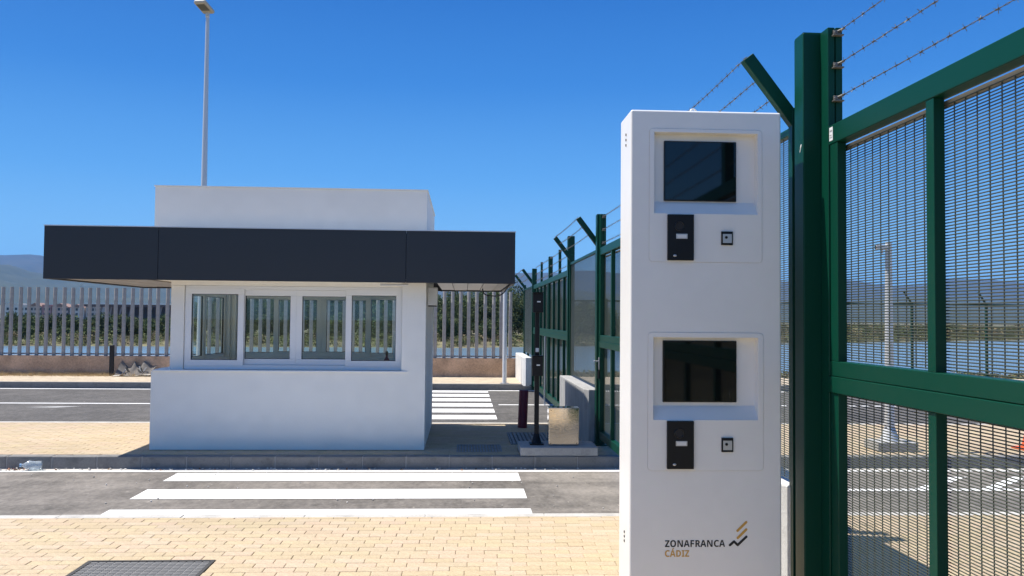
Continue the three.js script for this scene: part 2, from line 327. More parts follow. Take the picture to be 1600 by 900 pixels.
// ───────────────────────── guard booth ─────────────────────────
{
  const b = thing('guard_booth', 'white rendered guard booth with dark flat canopy and sliding windows', 'booth');
  const X0 = -3.853, X1 = -.478, D0 = 11.03, D1 = 13.75, SILL = .966, HEAD = 2.10, TOP = 3.262;
  const WX = -3.674;                        // plane of the upper left side, set back over the ledge
  // walls below the windows
  mesh('lower_wall', [box(X0, X1 - .24, 0, SILL, D0, D0 + .26), box(X0, X0 + .26, 0, SILL, D0 + .26, D1 - .2), box(X0, X1 - .24, 0, SILL, D1 - .2, D1)], M.plaster, b);
  mesh('side_wall', [box(X1 - .24, X1, 0, HEAD, D0, D1)], M.plaster, b);
  mesh('corner_column', box(-.775, X1 - .2402, SILL, HEAD, D0 + .0004, D0 + .24), M.plaster, b);
  mesh('corner_post', box(WX, WX + .165, SILL, HEAD - .061, D0 + .13, D0 + .27, .006), M.plaster, b);
  mesh('rear_column', box(WX, WX + .2, SILL, HEAD - .061, D1 - .25, D1), M.plaster, b);
  mesh('upper_wall', [box(X0, X1, HEAD, TOP - .0, D0, D0 + .2), box(X0, X1, HEAD, TOP, D1 - .2, D1), box(X0, X0 + .2, HEAD, TOP, D0 + .2, D1 - .2), box(X1 - .2, X1, HEAD, TOP, D0 + .2, D1 - .2)], M.plaster, b);
  mesh('roof', box(X0 + .2, X1 - .2, 2.86, 2.98, D0 + .2, D1 - .2), M.roofDeck, b);
  mesh('coping', [box(X0 - .012, X1 + .012, TOP + .002, TOP + .016, D0 - .012, D0 + .21), box(X0 - .012, X1 + .012, TOP + .002, TOP + .016, D1 - .21, D1 + .012), box(X0 - .012, X0 + .21, TOP + .002, TOP + .016, D0 + .21, D1 - .21), box(X1 - .21, X1 + .012, TOP + .002, TOP + .016, D0 + .21, D1 - .21)], M.plaster, b);
  mesh('ceiling', box(X0 + .2, X1 - .2, HEAD + .04, HEAD + .1, D0 + .2, D1 - .2), M.interior, b);
  mesh('floor', box(X0 + .26, X1 - .24, 0, .03, D0 + .26, D1 - .2), M.floorTile, b);
  mesh('inner_lining', [box(X1 - .262, X1 - .2405, .03, HEAD, D0 + .262, D1 - .262)], M.interior, b);
  mesh('desk', [box(-3.3, -.78, .74, .78, 11.34, 11.94, .006), box(-3.2, -3.16, .03, .74, 11.4, 11.9), box(-.9, -.86, .03, .74, 11.4, 11.9)], std(rgb(.30, .29, .27), { roughness: .5 }), b);
  mesh('window_sill', box(X0 + .02, -.70, SILL + .001, SILL + .018, D0 - .022, D0 + .19, .004), M.pvc, b);
  mesh('side_sill', box(X0 - .02, WX + .05, SILL + .001, SILL + .0175, D0 + .192, D1 - .1, .004), M.pvc, b);
  mesh('lintel', [box(WX, -.7755, HEAD - .06, HEAD, D0 + .1295, D0 + .2695), box(WX, X1 - .2405, HEAD - .06, HEAD, D1 - .2, D1 - .01), box(WX + .0005, WX + .14, HEAD - .06, HEAD, D0 + .27, D1 - .2005)], M.plaster, b);
  // sliding windows: outer frame and sashes
  function windowUnit(u0, u1, edges, at, along, flip) { // along 'x' (front, rear) or 'd' (side)
    const f = (a0, a1, y0, y1, p0, p1, bv = .004) => along === 'x' ? box(a0, a1, y0, y1, p0, p1, bv) : box(p0, p1, y0, y1, a0, a1, bv);
    const y0 = SILL + .02, y1 = HEAD - .062, s = flip ? -1 : 1, P = (a, c) => { const p = at + s * a, q = at + s * c; return [Math.min(p, q), Math.max(p, q)]; };
    const w = mesh('window', [f(u0, u1, y0, y0 + .055, ...P(0, .11)), f(u0, u1, y1 - .045, y1, ...P(0, .11)), f(u0, u0 + .04, y0 + .055, y1 - .045, ...P(0, .11)), f(u1 - .04, u1, y0 + .055, y1 - .045, ...P(0, .11))], M.pvc, b);
    const n = edges.length - 1;
    for (let i = 0; i < n; i++) {
      const front = (i === 0 || i === n - 1), lap = n === 4, a = edges[i] - (front ? .012 : lap && i === 1 ? .060 : 0), c = edges[i + 1] + (front ? .012 : lap && i === 2 ? .060 : 0), [p, q] = front ? P(-.006, .045) : P(.052, .098);
      const b0 = y0 + (front ? .042 : .056), b1 = y1 - (front ? .030 : .046), t = .075;
      mesh('sash', [f(a, c, b0, b0 + t, p, q), f(a, c, b1 - t, b1, p, q), f(a, a + t, b0 + t, b1 - t, p, q), f(c - t, c, b0 + t, b1 - t, p, q)], M.pvc, w);
      const m = (p + q) / 2;
      mesh('gasket', [f(a + t - .004, c - t + .004, b0 + t - .001, b0 + t + .006, m - .012, m + .012, 0), f(a + t - .004, c - t + .004, b1 - t - .006, b1 - t + .001, m - .012, m + .012, 0), f(a + t - .001, a + t + .006, b0 + t + .006, b1 - t - .006, m - .012, m + .012, 0), f(c - t - .006, c - t + .001, b0 + t + .006, b1 - t - .006, m - .012, m + .012, 0)], M.gasket, w);
      const pane = new THREE.PlaneGeometry(c - a - 2 * t, b1 - b0 - 2 * t); if (along === 'd') pane.rotateY(Math.PI / 2);
      if (along === 'x') pane.translate((a + c) / 2, (b0 + b1) / 2, -m); else pane.translate(m, (b0 + b1) / 2, -(a + c) / 2);
      mesh('pane', pane, M.glass, w);
    }
  }
  windowUnit(-3.505, -.78, [-3.485, -2.785, -2.13, -1.485, -.80], 11.18, 'x', false);
  windowUnit(-3.47, -.722, [-3.43, -2.86, -2.19, -1.50, -.765], D1 - .06, 'x', true);
  windowUnit(11.302, 13.498, [11.342, 12.4, 13.458], WX + .02, 'd', false);
  // canopy
  const F0 = 10.72, F1 = 13.97, C0 = -5.04, C1 = .628, B = 2.084, T = 2.722;
  const seams = [C0, -3.694, -.714, C1];
  for (let i = 0; i < 3; i++) mesh('fascia_panel', box(seams[i] + (i ? .0018 : 0), seams[i + 1] - (i < 2 ? .0018 : 0), B, T, F0, F0 + .035, .003), M.fascia, b);
  for (const [x, y] of [[C0, C0 + .035], [C1 - .035, C1]]) mesh('fascia_panel', box(x, y, B, T, F0 + .037, F1 - .037, .003), M.fascia, b);
  mesh('fascia_panel', box(C0, C1, B, T, F1 - .035, F1, .003), M.fascia, b);
  mesh('fascia_backing', box(C0 + .04, C1 - .04, B + .05, T - .03, F0 + .037, F0 + .07), M.blackMatte, b);
  mesh('fascia_trim', [box(C0 - .006, C1 + .006, T + .001, T + .012, F0 - .006, F0 + .12), box(C0 - .006, C0 + .12, T + .001, T + .012, F0 + .12, F1), box(C1 - .12, C1 + .006, T + .001, T + .012, F0 + .12, F1)], M.coping, b);
  mesh('canopy_deck', [box(C0 + .12, X0 - .005, T - .08, T - .03, F0 + .12, F1 - .04), box(X1 + .005, C1 - .12, T - .08, T - .03, F0 + .12, F1 - .04), box(X0 - .005, X1 + .005, T - .08, T - .03, F0 + .12, D0 - .005)], M.roofDeck, b);
  for (let x = C0 + .045, k = 0; x < C1 - .1; x += .202, k++) {                     // soffit boards run from front to back; those over the booth stop at its wall
    const xa = x, xb = Math.min(x + .196, C1 - .045), over = xb > X0 - .003 && xa < X1 + .003;
    mesh('soffit_board', box(xa, xb, B + .018 + (k % 2) * .003, B + .036, F0 + .04, over ? D0 - .004 : F1 - .04, .003), M.soffit, b);
  }
  // wall lamp on the right side, below the canopy
  const l = mesh('wall_lamp', box(X1 + .001, X1 + .13, 1.82, 2.06, 11.5, 11.67, .012), M.pvc, b);
  mesh('lens', box(X1 + .012, X1 + .12, 1.806, 1.8195, 11.512, 11.658), M.black, l);
  const cv = new THREE.CatmullRomCurve3([[.58, 2.11, -11.1], [.57, 2.06, -11.5], [.52, 1.99, -12.1], [.43, 1.985, -12.7], [.3, 2.03, -13.1], [.28, 2.11, -13.2]].map(p => new THREE.Vector3(...p)));
  mesh('cable', new THREE.TubeGeometry(cv, 24, .009, 6), M.blackMatte, b);
  mesh('conduit', rod([-1.05, 2.068, -10.99], [-.70, 2.068, -10.99], .012), M.coping, b);
}
// things standing inside on the desk
{
  const s = thing('spray_bottle', 'small dark red bottle standing on the desk inside the booth window', 'bottle');
  mesh('body', new THREE.LatheGeometry([[0, 0], [.035, 0], [.037, .01], [.037, .12], [.015, .16], [.013, .19], [0, .19]].map(p => new THREE.Vector2(...p)), 14).translate(-1.0, .98, -11.5), M.maroon, s);
  mesh('cap', new THREE.CylinderGeometry(.016, .018, .05, 10).translate(-1.0, 1.19, -11.5), M.black, s);
  mesh('stand', new THREE.CylinderGeometry(.045, .05, .2, 12).translate(-1.0, .88, -11.5), M.blackMatte, s);
  const c = thing('cardboard_panel', 'pale upright panel leaning inside the right end of the booth window', 'panel');
  mesh('sheet', box(-.93, -.80, .79, 1.48, 11.6, 11.62), M.label, c);
}

// ───────────────────────── green mesh fences and gates ─────────────────────────
const fx = d => 1.815 - .0055 * d, TH = .0055;
function wires(L, y0, y1, x, z0 = 0, pv = .0762, ph = .0127, r = .0028) { // welded security mesh, close horizontal wires
  const geos = [];
  for (let z = z0 + .03; z < z0 + L; z += pv) geos.push(rod([x, y0, z], [x, y1, z], r, r, 5));
  for (let y = y0 + .004; y < y1; y += ph) geos.push(rod([x - .004, y, z0], [x - .004, y, z0 + L], r, r, 6));
  return mergeGeometries(geos.map(norm));
}
function wireMesh(parent, ...a) { const o = mesh('wire_mesh', wires(...a), M.wire, parent); o.userData.kind = 'stuff'; return o; }
function barbed(parent, A, B, name = 'barbed_wire') {
  const a = new THREE.Vector3(...A), b = new THREE.Vector3(...B), L = a.distanceTo(b), dir = b.clone().sub(a).normalize(), geos = [];
  const up = new THREE.Vector3(0, 1, 0), side = new THREE.Vector3().crossVectors(dir, up).normalize(), n2 = new THREE.Vector3().crossVectors(side, dir);
  const steps = Math.max(4, Math.round(L / .03));
  for (let s = 0; s < 2; s++) { // two twisted strands with a slight sag
    const pts = []; for (let i = 0; i <= steps; i++) { const t = i / steps, ph = t * L * 60 + s * Math.PI; pts.push(a.clone().lerp(b, t).addScaledVector(side, .0026 * Math.cos(ph)).addScaledVector(n2, .0026 * Math.sin(ph) - .012 * Math.sin(Math.PI * t))); }
    geos.push(new THREE.TubeGeometry(new THREE.CatmullRomCurve3(pts), steps, .0017, 4));
  }
  for (let t = .06; t < L; t += .105) {
    const p = a.clone().addScaledVector(dir, t).addScaledVector(n2, -.012 * Math.sin(Math.PI * t / L)), ang = rr(0, 6.28);
    for (let k = 0; k < 2; k++) {
      const q = ang + k * 1.4, v = side.clone().multiplyScalar(Math.cos(q)).addScaledVector(n2, Math.sin(q)).addScaledVector(dir, rr(-.5, .5)).normalize();
      const o = p.clone().addScaledVector(dir, k * .006);
      geos.push(rod(o.clone().addScaledVector(v, -.018).toArray(), o.clone().addScaledVector(v, .018).toArray(), .0017, .001, 4));
    }
    geos.push(rod(p.clone().addScaledVector(dir, -.006).toArray(), p.clone().addScaledVector(dir, .010).toArray(), .0046, .0046, 6));
  }
  return mesh(name, geos, M.barb, parent);
}
function gatePost(d, h, label, group) {
  const t = thing('gate_post', label, 'post', group, [fx(d), 0, -d], TH);
  mesh('post', lbox(0, .115, -.1, h, 0, .125, .006), M.green, t);
  mesh('cap', lbox(.004, .111, h + .0005, h + .004, .004, .121), M.green, t);
  mesh('base_plate', lbox(-.05, .165, 0, .014, -.045, .17, .003), M.green, t);
  for (const [x, z] of [[-.03, -.025], [.145, -.025], [-.03, .15], [.145, .15]]) mesh('bolt', new THREE.CylinderGeometry(.011, .011, .022, 6).translate(x, .0255, z), M.galv, t);
  return t;
}
// local +z runs along the fence towards the camera, the left face of the frame is x = 0
function gateLeaf(t, L, bars, uprights, { top = 2.667, mid = [1.29, 1.372, 1.374, 1.45], bottom = [.10, .20], upH = 3.13, stile = .06 } = {}) {
  const D = .075;
  mesh('top_rail', lbox(0, D, top - .1, top, 0, L, .005), M.green, t);
  mesh('middle_rail', lbox(0, D, mid[2], mid[3], 0, L, .004), M.green, t);
  mesh('middle_rail', lbox(-.006, D - .001, mid[0], mid[1], 0, L, .004), M.green, t);
  mesh('bottom_rail', lbox(0, D, bottom[0], bottom[1], 0, L, .005), M.green, t);
  for (const z of [.012, L - .072, ...bars]) {
    const w = z < .1 ? stile : .06;
    mesh('bar', lbox(.003, .05, mid[3] + .0005, top - .1005, z, z + w, .003), M.green, t);
    mesh('bar', lbox(.003, .05, bottom[1] + .0005, mid[0] - .0005, z, z + w, .003), M.green, t);
  }
  wireMesh(t, L - .02, mid[3] + .005, top - .128, .064, .01); wireMesh(t, L - .02, bottom[1] + .005, mid[0] - .01, .064, .01);
  mesh('clamp_strip', lbox(.069, .072, top - .135, top - .106, .012, L - .012), M.clampStrip, t);
  for (const [z, w] of uprights) {
    const full = z < 0, u = mesh('wire_upright', full ? [lbox(0, .036, .06, upH, z, z + w, .004), lbox(.042, .078, .06, upH, z, z + w, .004), lbox(.035, .043, .06, upH - .004, z, z + w - .012)] : lbox(.012, .012 + w * .7, top + .0005, upH, z, z + w, .004), M.green, t);
    for (const y of [upH - .03, upH - .20, upH - .375]) {
      const x = full ? .045 : .012 + w * .35, zz = z + w;
      mesh('wire_clamp', [lbox(x - .02, x + .02, y - .012, y + .012, zz + .0005, zz + .014, .003), rod([x - .012, y - .004, zz + .012], [x - .012, y - .004, zz + .03], .009, .009, 8), rod([x + .014, y + .006, zz + .012], [x + .014, y + .006, zz + .034], .008, .006, 8), rod([x - .004, y, zz + .014], [x + .02, y + .01, zz + .05], .007, .006, 6), lbox(x - .026, x + .03, y - .02, y - .013, zz + .0005, zz + .03, .002)], M.barb, u);
    }
  }
  return t;
}
function fencePanel(dFar, dNear, label, { h = 2.60, base = .74, armH = 2.72, extraArm = true } = {}) {
  const L = dFar - dNear, t = thing('fence_panel', label, 'fence', 'fixed green mesh panels between the gates', [fx(dFar) + .02, 0, -dFar], TH);
  for (const z of [0, L - .06]) {
    mesh('post', lbox(.002, .062, 0, armH + .02, z, z + .06, .004), M.green, t);
    mesh('arm', beam([.03, armH - .06, z + .03], [-.245, armH + .30, z + .03], .07, .056), M.green, t);
  }
  mesh('top_rail', lbox(.01, .05, h - .04, h, .061, L - .061, .003), M.green, t);
  wireMesh(t, L - .13, base, h - .042, .03, .065);
  for (let k = 0; k < 3; k++) { const f = .93 - k * .30; barbed(t, [.03 - .275 * f - .02, armH - .06 + .36 * f + .03, .03], [.03 - .275 * f - .02, armH - .06 + .36 * f + .03, L - .03]); }
  return t;
}
function concreteBlock(dFar, dNear, x0, x1, h, mat, label) {
  const t = new THREE.Shape(); const L = dFar - dNear, c = .05; // plan with its near left corner cut off, bevelled rim
  t.moveTo(x0, 0); t.lineTo(x1, 0); t.lineTo(x1, L); t.lineTo(x0 + c, L); t.lineTo(x0, L - c * 2.2); t.closePath();
  const g = new THREE.ExtrudeGeometry(t, { depth: h - .012, bevelEnabled: true, bevelSize: .01, bevelThickness: .012, bevelSegments: 2, steps: 1 });
  g.rotateX(Math.PI / 2); g.scale(1, 1, 1); g.translate(0, h - .012, 0); boxUV(g);
  const o = single('concrete_block', g, mat, label, 'concrete block', 'concrete blocks under the fence panels');
  o.position.set(fx(dFar), 0, -dFar); o.rotation.y = TH; return o;
}
{
  const t = gatePost(4.626, 3.19, 'nearest tall dark green gate post, right beside the white terminal', 'green gate posts');
  const g = new THREE.SphereGeometry(1, 10, 8); mesh('dropping', [g.clone().scale(.0012, .014, .007).rotateX(.5).translate(-.0004, 2.585, .092), g.clone().scale(.0012, .012, .004).rotateX(.4).translate(-.0004, 2.565, .083)], M.label, t);
}
gatePost(6.90, 3.10, 'green gate post standing directly behind the white terminal', 'green gate posts');
gatePost(11.55, 3.05, 'tall green gate post at the booth kerb behind the steel cabinet', 'green gate posts');
gatePost(14.63, 3.05, 'green gate post at the far side of the booth island', 'green gate posts');
gatePost(21.73, 2.91, 'farthest green gate post beyond the far road', 'green gate posts');
fencePanel(6.76, 4.71, 'narrow green mesh panel between the white terminal and the nearest gate post', { h: 2.74, armH: 2.82, base: .765 });
fencePanel(14.49, 11.60, 'green mesh panel above the grey concrete block on the booth island');
fencePanel(24.7, 21.80, 'farthest green mesh panel, above the small white concrete block', { h: 2.5, armH: 2.6 });
concreteBlock(6.75, 4.72, -.004, .2, .745, M.whiteConc, 'white concrete block low behind the white terminal at the near gate post');
concreteBlock(14.49, 11.60, -.115, .14, .72, M.boardConc, 'grey board-marked concrete block behind the steel cabinet');
concreteBlock(24.7, 21.6, -.19, -.012, .70, M.whiteConc, 'small white concrete block at the far pavement beside the farthest gate post');
{ // the near gate stands a little ajar
  const g = thing('metal_gate', 'large near green mesh gate filling the right edge', 'gate', 'green mesh gates', [1.884, 0, -4.40], .0125);
  gateLeaf(g, 3.9, [.925, 1.85, 2.78], [[-.098, .095], [1.62, .1]], { upH: 3.19, stile: .085 });
  const st = mesh('sticker', lbox(-.0012, -.0004, 2.585, 2.655, .012, .052), M.label, g);
  mesh('print', [lbox(-.0022, -.0014, 2.632, 2.640, .018, .046), lbox(-.0022, -.0014, 2.612, 2.616, .018, .040), lbox(-.0022, -.0014, 2.600, 2.604, .018, .044)], M.silver, st);
  mesh('weld_plate', [lbox(-.003, -.0005, 1.30, 1.36, .02, .07, .001), lbox(-.003, -.0005, 2.59, 2.65, .07, .11, .001)].slice(0, 1), M.green, g);
  for (const y of [3.16, 2.99, 2.815]) barbed(g, [.046, y, .02], [.046, y, 3.8]);
}
{
  const g = thing('metal_gate', 'green mesh gate across the near lane, behind the white terminal', 'gate', 'green mesh gates', [fx(11.4) + .03, 0, -11.40], TH);
  gateLeaf(g, 4.45, [.85, 1.72, 2.6, 3.5], [[-.03, .09], [2.2, .08], [4.34, .09]], { top: 2.60, upH: 3.04 });
  const h = mesh('handle', [lbox(-.014, -.0005, 1.0, 1.16, .03, .07, .004), rod([-.012, 1.11, .05], [-.06, 1.11, .05], .009), rod([-.055, 1.11, .055], [-.055, 1.11, -.07], .009)], M.galv, g);
  mesh('lock_case', lbox(-.02, -.0005, .88, .985, .03, .07, .004), M.black, h);
  for (const y of [3.01, 2.84, 2.665]) barbed(g, [.04, y, .05], [.04, y, 4.4]);
}
{
  const g = thing('metal_gate', 'far green mesh gate closed across the road behind the booth', 'gate', 'green mesh gates', [fx(21.58) + .03, 0, -21.58], TH);
  gateLeaf(g, 6.95, [.85, 1.7, 2.55, 3.36, 3.53, 4.4, 5.25, 6.1], [[1.7, .07], [3.44, .12], [5.3, .07]], { top: 2.50, upH: 2.96, bottom: [0, .12] });
  mesh('drop_rod', rod([-.03, -.14, 3.3], [-.03, 1.3, 3.3], .018), M.galv, g);
  for (const y of [2.93, 2.77, 2.60]) barbed(g, [.05, y, .05], [.05, y, 6.9]);
}
{ // perimeter fence far behind on the right
  const t = thing('perimeter_fence', 'distant green fence with angled posts seen through the near gate', 'fence');
  for (let x = 2.12; x < 36; x += 2.63) { const p = mesh('post', [box(x, x + .07, -.6, 2.36, 28.96, 29.03), beam([x + .035, 2.3, -29], [x - .25, 2.72, -29], .05, .05)], M.green, t); }
  mesh('top_rail', box(2.2, 34, 2.26, 2.31, 28.9, 28.95), M.green, t);
  const gs = []; for (let x = 2.25; x < 34; x += .1) gs.push(rod([x, -.4, -28.95], [x, 2.26, -28.95], .002, .002, 3)); for (let y = -.35; y < 2.26; y += .05) gs.push(rod([2.2, y, -28.955], [34, y, -28.955], .002, .002, 3));
  mesh('wire_mesh', gs, M.wire, t).userData.kind = 'stuff';
}

// ───────────────────────── access terminal ─────────────────────────
{
  const t = thing('access_terminal', 'tall white access terminal with two screens and black intercoms', 'terminal', null, [1.268, 0, -4.65]);
  const W = .804, H = 2.758, D = .30;
  const ev = new Evaluator(); ev.attributes = ['position', 'normal', 'uv'];
  let body = new Brush(boxUV(new RoundedBoxGeometry(W, H - .02, D, 3, .012).translate(0, (H - .02) / 2 + .02, 0)), M.totem);
  // recess: vertical back .054 behind the front, floor sloping down to the front edge
  const cut = (x0, x1, yb, yt) => {
    const s = new THREE.Shape(); const zf = D / 2 + .02, zb = D / 2 - .056;
    s.moveTo(-zf, yb - (.02) * .069 / .056); s.lineTo(-zf, yt); s.lineTo(-zb, yt); s.lineTo(-zb, yb + .069); s.closePath();
    const g = new THREE.ExtrudeGeometry(s, { depth: x1 - x0, bevelEnabled: false }); g.rotateY(Math.PI / 2); // shape x -> -z
    g.translate(x0, 0, 0); boxUV(g); const br = new Brush(g, M.totem); br.updateMatrixWorld(); return br;
  };
  body.updateMatrixWorld();
  const px = x => -.400 + (x - 985) * .003355 + (x - 985) ** 2 * 1.74e-7, py = y => 2.667 - (y - 200) * .003344;   // front face: millimetres per division of the survey grid
  const R = [[px(1021.5), px(1184), py(336), py(208)], [px(1021), px(1184.5), py(658.5), py(530.5)]];
  for (const r of R) { body = ev.evaluate(body, cut(...r), SUBTRACTION); body.updateMatrixWorld(); }
  mesh('plinth', lbox(-W / 2 + .02, W / 2 - .02, 0, .02, -D / 2 + .02, D / 2 - .02), M.blackMatte, t);
  const rrect = (x0, x1, y0, y1, r) => { const s = new THREE.Shape(); s.moveTo(x0 + r, y0); s.lineTo(x1 - r, y0); s.quadraticCurveTo(x1, y0, x1, y0 + r); s.lineTo(x1, y1 - r); s.quadraticCurveTo(x1, y1, x1 - r, y1); s.lineTo(x0 + r, y1); s.quadraticCurveTo(x0, y1, x0, y1 - r); s.lineTo(x0, y0 + r); s.quadraticCurveTo(x0, y0, x0 + r, y0); return s; };
  const plates = [[px(1014), px(1190.5), py(412), py(202.5)], [px(1013), px(1192), py(737), py(523)]];
  const FZ = D / 2;
  for (const p of plates) {
    const o = rrect(p[0] - .0022, p[1] + .0022, p[2] - .0022, p[3] + .0022, .024), inner = rrect(...p, .022);
    o.holes.push(new THREE.Path(inner.getPoints(6)));
    const br = new Brush(boxUV(norm(new THREE.ExtrudeGeometry(o, { depth: .03, bevelEnabled: false, curveSegments: 6 })).translate(0, 0, FZ - .006)), M.totem); br.updateMatrixWorld();
    body = ev.evaluate(body, br, SUBTRACTION); body.updateMatrixWorld();
  }
  mesh('body', body.geometry, M.totem, t);
  const units = [{ sc: [1040, 1155, 314.5, 218.5], ic: [1042, 1083, 410, 338], rd: [1126.5, 1144.5, 385, 363.5] }, { sc: [1039, 1155.5, 632.5, 535.5], ic: [1042, 1083.5, 734, 660], rd: [1127, 1145, 708, 686] }];
  for (let i = 0; i < 2; i++) {
    const s = rrect(...plates[i], .022), r = R[i]; const hole = new THREE.Path(); hole.moveTo(r[0] - .001, r[2] - .001); hole.lineTo(r[0] - .001, r[3] + .001); hole.lineTo(r[1] + .001, r[3] + .001); hole.lineTo(r[1] + .001, r[2] - .001); hole.closePath(); s.holes.push(hole);
    const g = new THREE.ExtrudeGeometry(s, { depth: .0016, bevelEnabled: true, bevelSize: .001, bevelThickness: .001, bevelSegments: 1 }); g.translate(0, 0, FZ - .0002); mesh('front_plate', boxUV(g), M.totem, t);
    const F = FZ + .0026, u = units[i], [a, b, c, d] = [px(u.sc[0]), px(u.sc[1]), py(u.sc[2]), py(u.sc[3])], zb = FZ - .056;
    const scr = mesh('screen', lbox(a, b, c, d, zb - .02, zb + .012, .004), M.bezel, t);
    mesh('display', lbox(a + .020, b - .020, c + .020, d - .024, zb + .0122, zb + .0132), M.screen, scr);
    mesh('cover_glass', lbox(a + .006, b - .006, c + .006, d - .006, zb + .0135, zb + .0155, .0008), M.screen, scr);
    const [e, f, h, k] = [px(u.ic[0]), px(u.ic[1]), py(u.ic[2]), py(u.ic[3])], cx = (e + f) / 2;
    const ic = mesh('intercom', lbox(e, f, h, k, F - .002, F + .016, .003), M.black, t);
    mesh('speaker_ring', new THREE.TorusGeometry(.024, .003, 6, 24).translate(cx - .008, k - .062, F + .0165), M.bezel, ic);
    mesh('speaker_grille', new THREE.CylinderGeometry(.021, .021, .002, 20).rotateX(Math.PI / 2).translate(cx - .008, k - .062, F + .0165), M.blackMatte, ic);
    const cb = mesh('call_button', lbox(cx - .026, cx + .034, k - .128, k - .102, F + .0162, F + .019, .001), M.silver, ic);
    mesh('name_label', lbox(cx - .020, cx + .028, k - .123, k - .107, F + .0192, F + .0198), M.label, cb);
    mesh('sensor', new THREE.SphereGeometry(.007, 10, 8).scale(1.4, .9, .5).translate(cx - .032, h + .024, F + .0165), M.silver, ic);
    const [m, n, o, p] = [px(u.rd[0]), px(u.rd[1]), py(u.rd[2]), py(u.rd[3])];
    const rd = mesh('card_reader', lbox(m, n, o, p, F - .002, F + .009, .002), M.black, t);
    mesh('face', lbox(m + .007, n - .007, o + .011, p - .014, F + .0092, F + .0105), M.silver, rd);
    mesh('lens', new THREE.CylinderGeometry(.0075, .0075, .003, 14).rotateX(Math.PI / 2).translate((m + n) / 2 - .006, (o + p) / 2 + .004, F + .0115), M.black, rd);
  }
  for (const y of [py(211), py(219.5), py(228), py(846), py(853), py(860)]) { // screws on the sunlit side
    mesh('screw', new THREE.CylinderGeometry(.007, .007, .004, 10).rotateZ(Math.PI / 2).translate(-W / 2 - .0015, y + .02, .02), M.blackMatte, t);
  }
  const ring = mesh('lifting_eye', [new THREE.TorusGeometry(.017, .0055, 8, 20).translate(px(1093), H + .022, .02), new THREE.CylinderGeometry(.014, .017, .012, 12).translate(px(1093), H + .004, .02)], M.pole, t);
  // lettering and emblem
  const font = await new FontLoader().loadAsync('fonts/droid/droid_sans_bold.typeface.json');
  const text = (s, x0, x1, yBase, cap) => {
    const g = new TextGeometry(s, { font, size: 1, depth: .001, curveSegments: 5, bevelEnabled: false }); g.computeBoundingBox(); const b = g.boundingBox, capH = .714 * (font.data.resolution ? 1 : 1);
    const gc = new TextGeometry('Z', { font, size: 1, depth: .001 }); gc.computeBoundingBox();
    g.translate(-b.min.x, 0, 0); g.scale((x1 - x0) / (b.max.x - b.min.x), cap / gc.boundingBox.max.y, 1); g.translate(x0, yBase, FZ + .0003); return g;
  };
  mesh('lettering', text('ZONAFRANCA', px(1040), px(1133), py(854.5), .0345), M.logoBlack, t);
  mesh('lettering', text('CÁDIZ', px(1040), px(1077.5), py(869.5), .0335), M.logoGold, t);
  const stroke = (pts, w) => { // rounded polyline
    const gs = []; for (let i = 0; i < pts.length; i++) gs.push(new THREE.CylinderGeometry(w / 2, w / 2, .001, 14).rotateX(Math.PI / 2).translate(px(pts[i][0]), py(pts[i][1]), FZ + .0008 + i * .00002));
    for (let i = 0; i < pts.length - 1; i++) { const a = new THREE.Vector2(px(pts[i][0]), py(pts[i][1])), b = new THREE.Vector2(px(pts[i + 1][0]), py(pts[i + 1][1])), L = a.distanceTo(b); const g = new THREE.BoxGeometry(L, w, .001); g.rotateZ(Math.atan2(b.y - a.y, b.x - a.x)); g.translate((a.x + b.x) / 2, (a.y + b.y) / 2, FZ + .00081 + i * .00002); gs.push(g); }
    return gs;
  };
  const em = mesh('emblem', stroke([[1140.6, 852], [1147, 846.5], [1152.5, 852], [1166, 839.3]], .0125), M.logoBlack, t);
  mesh('emblem_bar', stroke([[1152.3, 830], [1165.8, 816.8]], .0125), M.logoGold, em);
  mesh('emblem_bar', stroke([[1152.8, 841], [1165.8, 828]], .0125), M.logoGold, em);
}

